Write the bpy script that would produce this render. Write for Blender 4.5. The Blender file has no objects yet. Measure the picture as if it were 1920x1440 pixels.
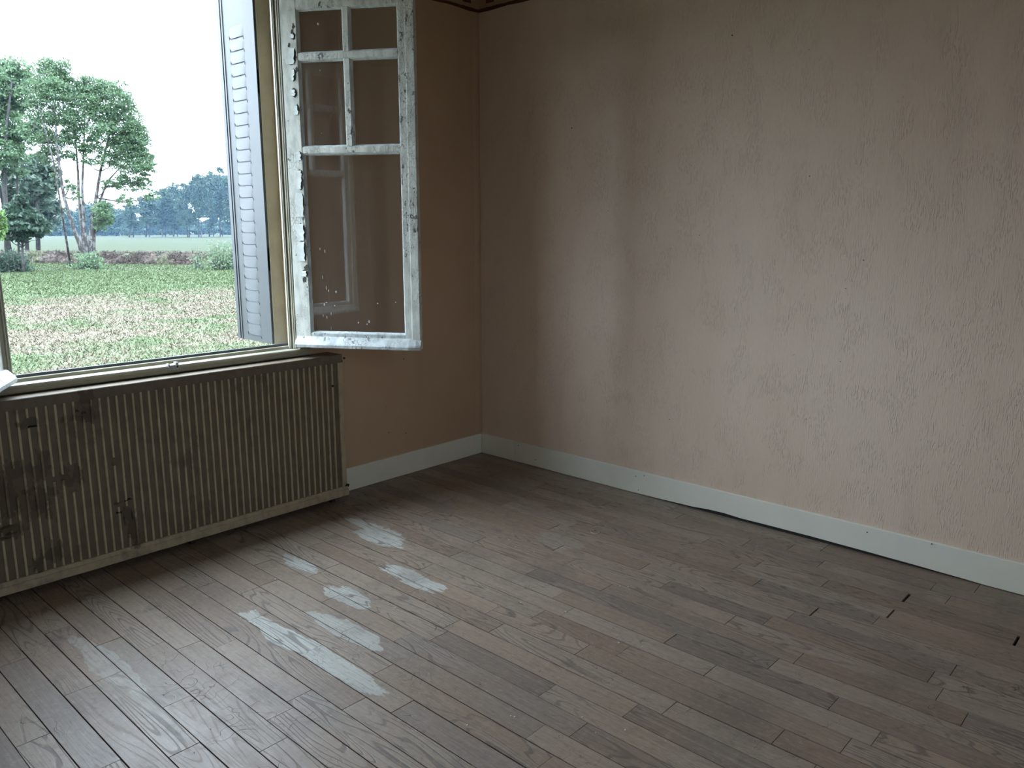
import bpy, bmesh, math, random
import numpy as np
from mathutils import Vector, Matrix
random.seed(7); rng = np.random.default_rng(7)
sc = bpy.context.scene; COL = sc.collection
# ---------------------------------------------------------------- camera
F, YAW, PITCH = 1482.7, 0.8276, -0.1938
CAM = np.array([-3.6953, -3.6762, 1.5])
cam = bpy.data.cameras.new('camera'); cam.sensor_width = 36; cam.lens = F/1920*36
cam.clip_start = 0.05; cam.clip_end = 2000
co = bpy.data.objects.new('camera', cam); COL.objects.link(co)
co.location = CAM; co.rotation_euler = (math.pi/2+PITCH, 0, -YAW); sc.camera = co
# ---------------------------------------------------------------- world: a bright overcast sky
world = bpy.data.worlds.new('overcast_sky'); sc.world = world; world.use_nodes = True
bg = world.node_tree.nodes['Background']
wt = world.node_tree; SKY_H, SKY_Z = 6.0, 18.0       # overcast: the zenith is brighter than the horizon
tcw = wt.nodes.new('ShaderNodeTexCoord'); spw = wt.nodes.new('ShaderNodeSeparateXYZ'); wt.links.new(tcw.outputs['Generated'], spw.inputs[0])
mrw = wt.nodes.new('ShaderNodeMapRange'); wt.links.new(spw.outputs['Z'], mrw.inputs[0])
for i, v in enumerate((0.0, 1.0, SKY_H, SKY_Z)): mrw.inputs[i+1].default_value = v
bg.inputs['Color'].default_value = (0.71, 0.855, 1.0, 1); wt.links.new(mrw.outputs[0], bg.inputs['Strength'])
sc.cycles.diffuse_bounces = 8; sc.cycles.max_bounces = 16; sc.cycles.transparent_max_bounces = 24
sc.view_settings.view_transform = 'Standard'; sc.view_settings.look = 'None'
sc.view_settings.gamma = 1; sc.view_settings.use_curve_mapping = False
sc.view_settings.exposure = 0.47
def portal(loc, rot, w, h):
    pl = bpy.data.lights.new('sky_portal', 'AREA'); pl.shape = 'RECTANGLE'; pl.size = w; pl.size_y = h
    pl.cycles.is_portal = True
    po = bpy.data.objects.new('sky_portal', pl); COL.objects.link(po); po.location = loc; po.rotation_euler = rot
portal((-2.075, 0.10, 1.79), (-math.pi/2, 0, 0), 1.36, 1.86)
portal((-3.0, -5.02, 1.7), (math.pi/2, 0, 0), .42, 1.6)  # for the fill opening added in the back wall

# ---------------------------------------------------------------- helpers
def ray(px, py):
    cy, sy, cp, sp = math.cos(YAW), math.sin(YAW), math.cos(PITCH), math.sin(PITCH)
    w = np.array([sy*cp, cy*cp, sp]); r = np.array([cy, -sy, 0.]); u = np.cross(r, w)
    return w + r*(px-960)/F - u*(py-720)/F
def on_y(px, py, Y): d = ray(px, py); return CAM + d*(Y-CAM[1])/d[1]
def on_x(px, py, X): d = ray(px, py); return CAM + d*(X-CAM[0])/d[0]
def on_z(px, py, Z): d = ray(px, py); return CAM + d*(Z-CAM[2])/d[2]
def far(px, py, D): d = ray(px, py); return CAM + d*D/math.hypot(d[0], d[1])

class MB:
    def __init__(s): s.v = []; s.f = []
    def add(s, vs, fs):
        b = len(s.v); s.v += [tuple(map(float, v)) for v in vs]; s.f += [tuple(i+b for i in f) for f in fs]; return s
    def box(s, x0, x1, y0, y1, z0, z1):
        return s.add([(x0,y0,z0),(x1,y0,z0),(x1,y1,z0),(x0,y1,z0),(x0,y0,z1),(x1,y0,z1),(x1,y1,z1),(x0,y1,z1)],
              [(0,3,2,1),(4,5,6,7),(0,1,5,4),(1,2,6,5),(2,3,7,6),(3,0,4,7)])
    def prism(s, prof, a0, a1, axis=0, seg=1, jit=0.0):
        # prof: closed list of 2D points in the other two axes, extruded along axis
        n = len(prof); vs = []
        for k in range(seg+1):
            a = a0+(a1-a0)*k/seg
            for (p, q) in prof:
                if jit and 0 < k < seg: p += random.uniform(-jit, jit); q += random.uniform(-jit, jit)
                vs.append((a,p,q) if axis == 0 else (p,a,q) if axis == 1 else (p,q,a))
        fs = [tuple(range(n))[::-1], tuple(seg*n+i for i in range(n))]
        for k in range(seg):
            for i in range(n):
                j = (i+1) % n; fs.append((k*n+i, k*n+j, (k+1)*n+j, (k+1)*n+i))
        return s.add(vs, fs)
    def bar(s, x0, x1, y0, y1, z0, z1, axis=2, seg=14, jit=0.0008):
        if axis == 2: return s.prism([(x0,y0),(x1,y0),(x1,y1),(x0,y1)], z0, z1, 2, seg, jit)
        return s.prism([(y0,z0),(y1,z0),(y1,z1),(y0,z1)], x0, x1, 0, seg, jit)
    def tube(s, pts, rad, n=7):
        vs = []; fs = []; pts = [Vector(p) for p in pts]
        for k, p in enumerate(pts):
            d = (pts[min(k+1, len(pts)-1)]-pts[max(k-1, 0)]).normalized()
            a = d.orthogonal().normalized(); b = d.cross(a); r = rad[k] if hasattr(rad, '__len__') else rad
            for i in range(n):
                t = 2*math.pi*i/n; vs.append(p+(a*math.cos(t)+b*math.sin(t))*r)
        for k in range(len(pts)-1):
            for i in range(n):
                j = (i+1) % n; fs.append((k*n+i, k*n+j, (k+1)*n+j, (k+1)*n+i))
        fs += [tuple(range(n))[::-1], tuple((len(pts)-1)*n+i for i in range(n))]
        return s.add(vs, fs)
    def disc(s, c, r, nrm, h, n=10):
        nrm = Vector(nrm).normalized(); c = Vector(c)
        return s.tube([c, c+nrm*h], r, n)
    def build(s, name, mat, parent=None, bevel=0.0, smooth=False, recalc=True, seg=1):
        me = bpy.data.meshes.new(name)
        if bevel or recalc:
            me.from_pydata(s.v, [], s.f)
            bm = bmesh.new(); bm.from_mesh(me)
            if recalc: bmesh.ops.recalc_face_normals(bm, faces=bm.faces)
            if bevel:
                es = [e for e in bm.edges if len(e.link_faces) == 2 and e.calc_face_angle(0) > 0.6]
                bmesh.ops.bevel(bm, geom=es, offset=bevel, segments=seg, affect='EDGES', clamp_overlap=True)
            bm.to_mesh(me); bm.free()
        else: me.from_pydata(s.v, [], s.f)
        if smooth: me.polygons.foreach_set('use_smooth', [True]*len(me.polygons))
        o = bpy.data.objects.new(name, me); COL.objects.link(o)
        if mat: me.materials.append(mat)
        if parent: o.parent = parent
        return o
def tag(o, label=None, cat=None, group=None, kind=None):
    for k, v in (('label', label), ('category', cat), ('group', group), ('kind', kind)):
        if v: o[k] = v
    return o
def empty(name, loc, rz=0.0):
    o = bpy.data.objects.new(name, None); COL.objects.link(o); o.empty_display_size = .1
    o.location = loc; o.rotation_euler = (0, 0, rz); return o
def boxo(name, dims, mat, parent=None, bevel=0.0, seg=1): return MB().box(*dims).build(name, mat, parent, bevel, seg=seg)

# ---------------------------------------------------------------- materials
class NT:
    def __init__(s, name):
        s.m = bpy.data.materials.new(name); s.m.use_nodes = True; s.t = s.m.node_tree; s.n = s.t.nodes
        s.p = s.n['Principled BSDF']; s.geo = s.n.new('ShaderNodeNewGeometry'); s.tc = s.n.new('ShaderNodeTexCoord')
        s.oi = s.n.new('ShaderNodeObjectInfo')
        s.pos = s.geo.outputs['Position']; s.obj = s.tc.outputs['Object']; s.rnd = s.oi.outputs['Random']
    def put(s, sock, v):
        if hasattr(v, 'is_output'): s.t.links.new(v, sock)
        elif isinstance(v, (tuple, list)) and sock.type == 'RGBA' and len(v) == 3: sock.default_value = (*v, 1)
        else: sock.default_value = v
    def math(s, op, a, b=0.0, c=0.0, clamp=False):
        n = s.n.new('ShaderNodeMath'); n.operation = op; n.use_clamp = clamp
        s.put(n.inputs[0], a); s.put(n.inputs[1], b); s.put(n.inputs[2], c); return n.outputs[0]
    def vm(s, op, a, b=(0,0,0)):
        n = s.n.new('ShaderNodeVectorMath'); n.operation = op; s.put(n.inputs[0], a); s.put(n.inputs[1], b)
        return n.outputs['Value'] if op in ('LENGTH', 'DISTANCE', 'DOT_PRODUCT') else n.outputs[0]
    def sc(s, v, x, y, z): return s.vm('MULTIPLY', v, (x, y, z))
    def noise(s, v, scale=1.0, detail=3.0, rough=0.55, dist=0.0):
        n = s.n.new('ShaderNodeTexNoise'); s.put(n.inputs['Vector'], v); n.inputs['Scale'].default_value = scale
        n.inputs['Detail'].default_value = detail; n.inputs['Roughness'].default_value = rough
        n.inputs['Distortion'].default_value = dist; return n.outputs['Fac']
    def voro(s, v, scale, feat='DISTANCE_TO_EDGE'):
        n = s.n.new('ShaderNodeTexVoronoi'); n.feature = feat; s.put(n.inputs['Vector'], v)
        n.inputs['Scale'].default_value = scale; return n.outputs['Distance']
    def step(s, x, a, b, lo=0.0, hi=1.0):
        n = s.n.new('ShaderNodeMapRange'); n.interpolation_type = 'SMOOTHSTEP'; s.put(n.inputs[0], x)
        for i, q in enumerate((a, b, lo, hi)): s.put(n.inputs[i+1], q)
        return n.outputs[0]
    def mix(s, f, a, b):
        n = s.n.new('ShaderNodeMix'); n.data_type = 'RGBA'; s.put(n.inputs[0], f); s.put(n.inputs[6], a); s.put(n.inputs[7], b)
        return n.outputs[2]
    def sep(s, v):
        n = s.n.new('ShaderNodeSeparateXYZ'); s.put(n.inputs[0], v); return n.outputs
    def comb(s, x, y, z):
        n = s.n.new('ShaderNodeCombineXYZ'); s.put(n.inputs[0], x); s.put(n.inputs[1], y); s.put(n.inputs[2], z); return n.outputs[0]
    def bump(s, h, dist, strength=1.0):
        n = s.n.new('ShaderNodeBump'); s.put(n.inputs['Height'], h); n.inputs['Distance'].default_value = dist
        n.inputs['Strength'].default_value = strength; s.t.links.new(n.outputs[0], s.p.inputs['Normal']); return s
    def done(s, col, rough=0.6, spec=0.5, metal=0.0):
        s.put(s.p.inputs['Base Color'], col); s.put(s.p.inputs['Roughness'], rough)
        s.put(s.p.inputs['Specular IOR Level'], spec); s.put(s.p.inputs['Metallic'], metal); return s.m

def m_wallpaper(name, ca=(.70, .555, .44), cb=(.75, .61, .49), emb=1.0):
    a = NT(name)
    strokes = a.noise(a.sc(a.pos, 230, 230, 42), 1.0, 1.0, .5)
    fine = a.noise(a.sc(a.pos, 300, 300, 60), 1.0, 2.0, .5)
    patch = a.step(a.noise(a.sc(a.pos, 9, 9, 6), 1.0, 2.0), .44, .62)
    h = a.math('ADD', a.math('MULTIPLY', a.step(strokes, .52, .68), a.math('ADD', a.math('MULTIPLY', patch, .7), .3)), a.math('MULTIPLY', fine, .3))
    big = a.noise(a.sc(a.pos, 1.3, 1.3, .7), 1.0, 4.0, .55)
    c = a.mix(a.step(big, .3, .7), ca, cb)
    c = a.mix(a.step(a.noise(a.sc(a.pos, 5, 5, .8), 1.0, 4.0), .55, .8, 0, .25), c, tuple(x*.72 for x in ca))
    c = a.mix(a.step(a.noise(a.pos, 38, 2.0), .74, .80, 0, .5), c, (.25, .18, .12))
    a.bump(h, .0020*emb, .85)
    return a.done(c, .62, .35)
def m_wood():
    a = NT('worn_oak_plank')
    off = a.vm('MULTIPLY', a.comb(a.rnd, a.rnd, a.rnd), (91.7, 57.3, 33.1))
    v = a.vm('ADD', a.obj, off)
    cont = a.noise(a.sc(v, 9.5, 1.05, 1), 1.0, 1.5, .4, .25)
    rings = a.math('SINE', a.math('MULTIPLY', cont, 135.0))
    r1 = a.step(rings, .55, .98)
    figure = a.step(a.noise(a.sc(v, 1.2, .9, 1), 1.0, 0.0), .42, .58)
    fib = a.noise(a.sc(v, 170, 5.5, 40), 1.0, 4.0, .6)
    fib2 = a.noise(a.sc(v, 60, 2.2, 40), 1.0, 3.0, .6)
    dirt = a.noise(a.pos, 2.1, 5.0, .62)
    dirt2 = a.noise(a.sc(a.pos, 11, 6, 1), 1.0, 5.0, .65)
    c = a.mix(a.rnd, (.232, .165, .118), (.305, .240, .183))
    c = a.mix(a.step(a.math('FRACT', a.math('MULTIPLY', a.rnd, 7.31)), .80, .86, 0, .45), c, (.15, .125, .115))
    c = a.mix(a.step(a.math('FRACT', a.math('MULTIPLY', a.rnd, 13.7)), .80, .86, 0, .40), c, (.34, .285, .225))
    c = a.mix(a.step(a.math('FRACT', a.math('MULTIPLY', a.rnd, 23.3)), .88, .92, 0, .25), c, (.28, .175, .12))
    # places where the varnish has gone, each with its own outline
    P = a.sep(a.pos); wob = a.noise(a.sc(a.pos, 14, 5, 1), 1.0, 4.0, .6); tot = None
    for (px, py, sx, sy, k) in ((560,1056,.04,.17,.8), (654,1117,.055,.16,1), (527,1190,.042,.24,.9), (622,1243,.042,.24,.7), (640,1178,.05,.2,.5),
                                (774,1083,.045,.22,.9), (712,1010,.055,.18,.9), (700,990,.04,.22,.6), (1045,1015,.09,.12,.13), (200,1250,.045,.30,.6), (290,1330,.045,.25,.5)):
        q = on_z(px, py, 0)
        e = a.vm('LENGTH', a.comb(a.math('DIVIDE', a.math('SUBTRACT', P[0], q[0]), sx), a.math('DIVIDE', a.math('SUBTRACT', P[1], q[1]), sy), 0.0))
        e = a.math('MULTIPLY', a.step(a.math('ADD', e, a.math('MULTIPLY', a.math('SUBTRACT', a.math('ADD', wob, a.math('MULTIPLY', a.rnd, .22)), .6), 1.9)), .93, 1.03, 1, 0), k)
        tot = e if tot is None else a.math('MAXIMUM', tot, e)
        c = a.mix(a.math('MULTIPLY', tot, .43), c, (.46, .455, .41))
    c = a.mix(a.step(fib, .42, .68, 0, .30), c, (.09, .07, .055))
    c = a.mix(a.step(fib2, .5, .75, 0, .25), c, (.36, .31, .25))
    c = a.mix(a.math('MULTIPLY', a.math('MULTIPLY', r1, figure), .62), c, (.085, .066, .056))
    c = a.mix(a.step(dirt, .50, .72, 0, .55), c, (.13, .10, .085))
    c = a.mix(a.step(dirt2, .56, .74, 0, .50), c, (.10, .082, .07))
    c = a.mix(a.step(a.noise(a.pos, 1.3, 3.0), .56, .70, 0, .22), c, (.30, .18, .11))
    mot = a.noise(a.sc(a.pos, 70, 32, 1), 1.0, 5.0, .7)
    c = a.mix(a.step(mot, .52, .68, 0, .38), c, (.10, .08, .066)); c = a.mix(a.step(mot, .47, .33, 0, .28), c, (.40, .34, .28))
    # scratches
    scr = a.voro(a.sc(a.vm('ADD', a.pos, a.comb(a.noise(a.pos, 6, 2), a.noise(a.pos, 5, 2), 0.0)), 7, 5, 1), 1.0)
    scm = a.math('MULTIPLY', a.step(scr, .0, .010, 1, 0), a.step(a.noise(a.pos, 4.0, 2.0), .5, .6))
    c = a.mix(a.math('MULTIPLY', scm, .8), c, (.06, .05, .045))
    c = a.mix(a.step(a.noise(a.pos, 75, 2.0), .72, .78, 0, .6), c, (.06, .05, .045))
    rgh = a.math('ADD', a.math('MULTIPLY', dirt2, .30), .30)
    rgh = a.math('ADD', rgh, a.math('MULTIPLY', r1, .08))
    h = a.math('SUBTRACT', a.math('MULTIPLY', fib, .5), a.math('ADD', a.math('MULTIPLY', a.math('MULTIPLY', r1, figure), .7), scm))
    a.bump(h, .0009, .7)
    return a.done(c, rgh, .42)
def m_peel(name, base, wood, chip=.60, crack=.5, rough=.5):
    a = NT(name)
    n1 = a.noise(a.sc(a.pos, 42, 42, 24), 1.0, 5.0, .62); big = a.noise(a.sc(a.pos, 7, 7, 4), 1.0, 2.0)
    m = a.step(a.math('ADD', n1, a.math('MULTIPLY', a.math('SUBTRACT', big, .5), .35)), chip, chip+.02)
    wv = a.vm('ADD', a.pos, a.comb(a.math('MULTIPLY', n1, .03), a.math('MULTIPLY', n1, .03), a.math('MULTIPLY', big, .05)))
    cr = a.math('MULTIPLY', a.step(a.voro(a.sc(wv, 75, 75, 30), 1.0), 0, .045, 1, 0), a.step(big, .44, .56))
    tone = a.noise(a.sc(a.pos, 30, 30, 12), 1.0, 4.0)
    b2 = tuple(x*.70 for x in base)
    c = a.mix(a.step(tone, .35, .7), base, b2)
    c = a.mix(a.math('MULTIPLY', cr, crack), c, wood); c = a.mix(m, c, wood)
    c = a.mix(a.step(a.noise(a.pos, 120, 2.0), .68, .76, 0, .7), c, wood)
    a.bump(a.math('SUBTRACT', a.math('MULTIPLY', tone, .5), a.math('ADD', m, a.math('MULTIPLY', cr, .7))), .0018, .9)
    return a.done(c, rough, .5)
def m_paint(name, col, var=.85, rough=.45, scale=6, spot=.74, spotcol=(.08,.05,.03), bump=.0006):
    a = NT(name)
    n1 = a.noise(a.pos, scale, 5.0, .6)
    c = a.mix(a.step(n1, .35, .7), col, tuple(x*var for x in col))
    c = a.mix(a.step(a.noise(a.pos, 90, 2.0), spot, spot+.04, 0, .8), c, spotcol)
    a.bump(a.noise(a.pos, 55, 3.0), bump, .6)
    return a.done(c, rough, .5)
def m_plain(name, col, rough=.6, spec=.4, metal=0.0):
    a = NT(name); c = a.mix(a.noise(a.pos, 25, 3.0), col, tuple(x*.8 for x in col)); return a.done(c, rough, spec, metal)

M = {}
M['paper'] = m_wallpaper('embossed_wallpaper')
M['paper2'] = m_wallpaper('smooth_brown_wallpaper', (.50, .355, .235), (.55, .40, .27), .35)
M['wood'] = m_wood()
M['skirt'] = m_paint('cream_baseboard_paint', (.80, .80, .70), .94, .28, 3, .76)
M['peel'] = m_peel('peeling_white_paint', (.68, .70, .64), (.11, .105, .095), .645, .8)
M['peel2'] = m_peel('weathered_white_paint', (.52, .56, .55), (.16, .16, .15), .63, .7)
M['frame'] = m_paint('cream_frame_paint', (.37, .35, .27), .85, .35, 5, .73)
M['bead'] = m_paint('cream_bead_paint', (.32, .31, .24), .85, .4, 5, .72)
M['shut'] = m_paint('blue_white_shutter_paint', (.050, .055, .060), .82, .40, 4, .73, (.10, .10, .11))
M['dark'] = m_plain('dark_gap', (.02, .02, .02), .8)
M['olive'] = m_paint('weathered_olive_paint', (.40, .39, .30), .8, .5, 6, .72)
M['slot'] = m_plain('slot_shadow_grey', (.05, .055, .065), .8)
M['slate'] = m_paint('slate_grey_metal', (.10, .115, .14), .7, .45, 20)
M['metal'] = m_paint('worn_zinc', (.45, .46, .46), .7, .35, 30, .66)
M['plaster'] = m_plain('ceiling_plaster', (.36, .32, .27), .8)
M['stone'] = m_plain('rendered_stone', (.42, .40, .36), .9)
M['sub'] = m_plain('subfloor_dust', (.03, .025, .02), .9)

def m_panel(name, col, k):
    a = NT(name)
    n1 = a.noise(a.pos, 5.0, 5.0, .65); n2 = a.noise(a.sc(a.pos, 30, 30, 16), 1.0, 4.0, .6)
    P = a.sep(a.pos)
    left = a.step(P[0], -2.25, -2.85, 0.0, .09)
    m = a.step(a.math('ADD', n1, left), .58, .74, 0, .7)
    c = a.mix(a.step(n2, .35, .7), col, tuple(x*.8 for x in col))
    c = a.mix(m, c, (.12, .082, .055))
    # torn places at their own spots
    tot = None
    for (px, py, sx, sz) in SPOTS:
        q = on_y(px, py, -.12)
        e = a.vm('LENGTH', a.comb(a.math('DIVIDE', a.math('SUBTRACT', P[0], q[0]), sx), a.math('DIVIDE', a.math('SUBTRACT', P[2], q[2]), sz), 0.0))
        e = a.step(a.math('ADD', e, a.math('MULTIPLY', a.math('SUBTRACT', n2, .5), 5.0)), .7, 1.1, 1, 0)
        tot = e if tot is None else a.math('MAXIMUM', tot, e)
    c = a.mix(a.math('MULTIPLY', tot, .65), c, (.07, .045, .03))
    a.bump(a.math('ADD', n2, a.math('MULTIPLY', tot, -.8)), .001, .6)
    return a.done(c, .55, .35)
SPOTS = [(160,745,.025,.035), (52,795,.035,.02), (150,782,.05,.02), (165,775,.03,.03), (35,885,.06,.05), (75,880,.05,.06), (125,895,.05,.035), (143,895,.03,.05),
         (212,868,.008,.02), (237,960,.03,.045), (250,1000,.02,.06), (15,1000,.06,.03), (80,935,.05,.06), (72,1060,.02,.03), (20,940,.05,.08), (100,1035,.04,.05), (255,1020,.012,.03)]
M['panel'] = m_panel('stained_brown_panel', (.165, .13, .085), 1)
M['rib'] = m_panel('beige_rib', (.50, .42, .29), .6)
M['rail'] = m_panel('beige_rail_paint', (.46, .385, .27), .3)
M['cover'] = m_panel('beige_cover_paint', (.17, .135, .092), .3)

# ---------------------------------------------------------------- room shell
XL, YB, ZC = -5.0, -5.0, 3.02
WT = 0.012
floor = boxo('floor', (XL, WT, YB, WT, -.10, -.022), M['sub']); tag(floor, 'floor of old worn oak strip boards with dark open joints', None, None, 'structure')
boxo('ceiling', (XL-.1, .1, YB-.1, .1, ZC, ZC+.1), M['plaster'])['kind'] = 'structure'
wr = boxo('wall_right', (WT, .30, YB-.1, .30, -.1, ZC+.1), M['paper']); tag(wr, 'right wall in pinkish beige vertically embossed wallpaper', None, None, 'structure')
boxo('wall_left', (XL-.1, XL, YB-.1, .30, -.1, ZC+.1), M['paper'])['kind'] = 'structure'
# the wall behind the camera with an unseen window opening added as fill light
w = MB()
for d in ((XL, -3.21, -.1, ZC+.1), (-2.79, WT, -.1, ZC+.1), (-3.21, -2.79, -.1, .9), (-3.21, -2.79, 2.5, ZC+.1)): w.box(d[0], d[1], YB-.1, YB, d[2], d[3])
w.build('wall_back', M['paper'])['kind'] = 'structure'
# window wall with its opening; reveal clear width to the outside
OX0, OX1, OZ0, OZ1 = -2.795, -1.355, .80, 2.765
w = MB()
xs = [XL, OX0, OX1, WT]; zs = [-.1, OZ0, OZ1, ZC+.1]
w.box(XL, OX0, WT, .30, -.1, ZC+.1); w.box(OX1, WT, WT, .30, -.1, ZC+.1)
w.box(OX0, OX1, WT, .30, -.1, OZ0); w.box(OX0, OX1, WT, .30, OZ1, ZC+.1)
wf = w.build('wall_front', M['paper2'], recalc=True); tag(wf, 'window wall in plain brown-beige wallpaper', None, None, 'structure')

# wallpaper lifting beside the corner
e = MB(); n = 60; vs = []; fs = []
for k in range(n+1):
    z = .15+(2.80-.15)*k/n; wv = .004*math.sin(z*5)+random.uniform(-.0015, .0015)
    for (x, y) in ((-.045+wv, WT-.0005), (-.028+wv, WT-.005), (-.010+wv*.5, WT-.009), (.010, WT-.004)): vs.append((x, y, z))
for k in range(n):
    for i in range(3): fs.append((k*4+i, k*4+i+1, (k+1)*4+i+1, (k+1)*4+i))
e.add(vs, fs); e.build('wallpaper_edge', M['paper2'], wf, recalc=False, smooth=True)
# small marks on the right wall
for (px, py, r) in ((1373,66,.006), (1518,330,.004), (1619,488,.004), (1586,541,.0035), (1140,395,.003), (1255,786,.004), (1072,240,.006), (1312,441,.003), (1080,395,.003), (1576,678,.003)):
    q = on_x(px, py, WT); MB().disc((WT+.002, q[1], q[2]), r*.6, (-1, 0, 0), .0035, 8).build('nail_hole', M['dark'], wr)
for (px, py) in ((729,811), (761,812), (757,673)):
    q = on_y(px, py, WT); MB().disc((q[0], WT+.002, q[2]), .0032, (0, -1, 0), .0035, 8).build('nail_hole', M['dark'], wf)

# paper border under the ceiling
def m_border(name):
    a = NT(name); P = a.sep(a.pos)
    n = a.noise(a.pos, 22, 3.0)
    z = a.math('ADD', P[2], a.math('MULTIPLY', a.math('SUBTRACT', n, .5), .012))
    u = a.math('ADD', P[0], P[1])
    c = a.mix(a.step(z, 2.823, 2.827), (.10, .035, .02), (.42, .29, .19))
    sq = a.math('MULTIPLY', a.step(a.math('FRACT', a.math('DIVIDE', a.math('ADD', u, .045), .17)), .58, .60), a.math('MULTIPLY', a.step(z, 2.845, 2.848), a.step(z, 2.925, 2.928, 1, 0)))
    c = a.mix(sq, c, (.13, .04, .025))
    c = a.mix(a.step(z, 2.96, 2.965), c, (.12, .05, .03))
    return a.done(c, .7, .3)
M['border'] = m_border('printed_border')
def wavy(a0, a1, axis):
    m = MB(); n = 60; vs = []; fs = []
    for k in range(n+1):
        a = a0+(a1-a0)*k/n; zb = 2.806+.003*math.sin(a*21)+random.uniform(-.0012, .0012)
        for z in (zb, ZC-.005):
            vs.append((a, WT-.0025, z) if axis == 0 else (WT-.0025, a, z)); vs.append((a, WT, z) if axis == 0 else (WT, a, z))
    for k in range(n):
        b = k*4; fs += [(b, b+4, b+6, b+2), (b, b+1, b+5, b+4), (b+2, b+6, b+7, b+3)]
    return m.add(vs, fs)
tag(wavy(XL, WT, 0).build('trim_1', M['border']), 'paper border with dark red squares above the window wall', None, None, 'structure')
tag(wavy(YB, WT-.004, 1).build('trim_2', M['border']), 'paper border with dark red lower line above the right wall', None, None, 'structure')

# baseboards
HB = .137
prof_r = [(0, .004), (0, HB-.004), (.003, HB), (WT, HB), (WT, .004)]
bf = MB(); bf.prism([(0, .002), (0, HB-.003), (.003, HB), (WT, HB), (WT, .002)], -1.20, -.002, 0, 10, .0005)
tag(bf.build('baseboard_front', M['skirt']), 'cream painted baseboard below the window wall beside the radiator cover', None, None, 'structure')
b0 = empty('baseboard_right', (0, 0, 0)); tag(b0, 'cream painted baseboard along the right wall', None, None, 'structure')
MB().prism([(0, .002), (0, HB-.003), (.003, HB), (WT, HB), (WT, .002)], -.303, .0, 1, 3, .0004).build('board', M['skirt'], b0)
def raised(y):   # the long board stands clear of the floor for part of its length
    return .003+.014*max(0, math.sin(math.pi*min(1, max(0, (-1.30-y)/1.75))))
m = MB(); vs = []; fs = []; n = 50
for k in range(n+1):
    y = -.306+(YB+.306)*k/n; zb = raised(y)+random.uniform(-.0006, .0006)
    if abs(y+1.76) < .05: zb += .006
    for (x, z) in ((0, zb), (0, HB-.004), (.003, HB-.001), (WT, HB-.001), (WT, zb)): vs.append((x+random.uniform(-.0003, .0003), y, z))
for k in range(n):
    for i in range(5): j = (i+1) % 5; fs.append((k*5+i, k*5+j, (k+1)*5+j, (k+1)*5+i))
fs += [tuple(range(5)), tuple(n*5+i for i in range(5))]
m.add(vs, fs).build('board', M['skirt'], b0)
MB().box(.005, WT-.0005, YB+.01, -.01, .0012, .022).build('shade_strip', M['dark'], b0)  # dark strip added to paint the shade in the gap under the board
for (px, py) in ((1192,893), (1197,919), (1208,892), (972,835), (1004,862), (1626,998), (1747,1020)):
    q = on_x(px, py, 0); MB().disc((.0015, q[1], q[2]), .003, (-1, 0, 0), .0025, 8).build('nail_head', M['dark'], b0)
boxo('baseboard_left', (XL, XL+.012, YB, WT, .0, HB), M['skirt'])['kind'] = 'structure'
boxo('baseboard_back', (XL+.012, -.002, YB, YB+.012, .0, HB), M['skirt'])['kind'] = 'structure'

# ---------------------------------------------------------------- floorboards
PW = .0952; X0 = -.013
seams = [(-2.96,-.59,0), (-2.92,-1.013,0), (-2.72,-.757,0), (-2.64,-.908,0), (-2.735,-1.314,0), (-2.447,-1.089,0), (-2.257,-.992,0), (-2.257,-1.36,0),
 (-2.545,-1.62,0), (-2.545,-1.0,0), (-2.735,-1.95,0), (-3.115,-1.19,0), (-2.35,-1.745,0), (-2.16,-1.654,0), (-1.69,-1.27,0), (-1.49,-1.125,0), (-1.59,-1.632,0),
 (-1.78,-1.595,0), (-1.21,-1.508,0), (-1.40,-1.86,0), (-1.01,-1.569,0), (-1.88,-2.156,0), (-2.07,-2.27,0), (-1.49,-2.197,0), (-1.31,-2.276,0), (-1.11,-1.077,0), (-1.40,-.79,0),
 (-.26,-2.425,0), (-.35,-2.819,.009), (-.545,-2.817,.0055), (-.735,-2.587,.0045), (-.445,-3.23,.008), (-1.327,-2.881,0), (-1.61,-2.824,0), (-1.037,-3.118,0),
 (-.45,-2.518,0), (-.533,-2.157,0), (-.633,-2.3,0), (-1.195,-2.635,0)]
rows = {}
for (x, y, g) in seams: rows.setdefault(int((X0-x)//PW), []).append((y, g))
rest = MB(); NV = 36
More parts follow.
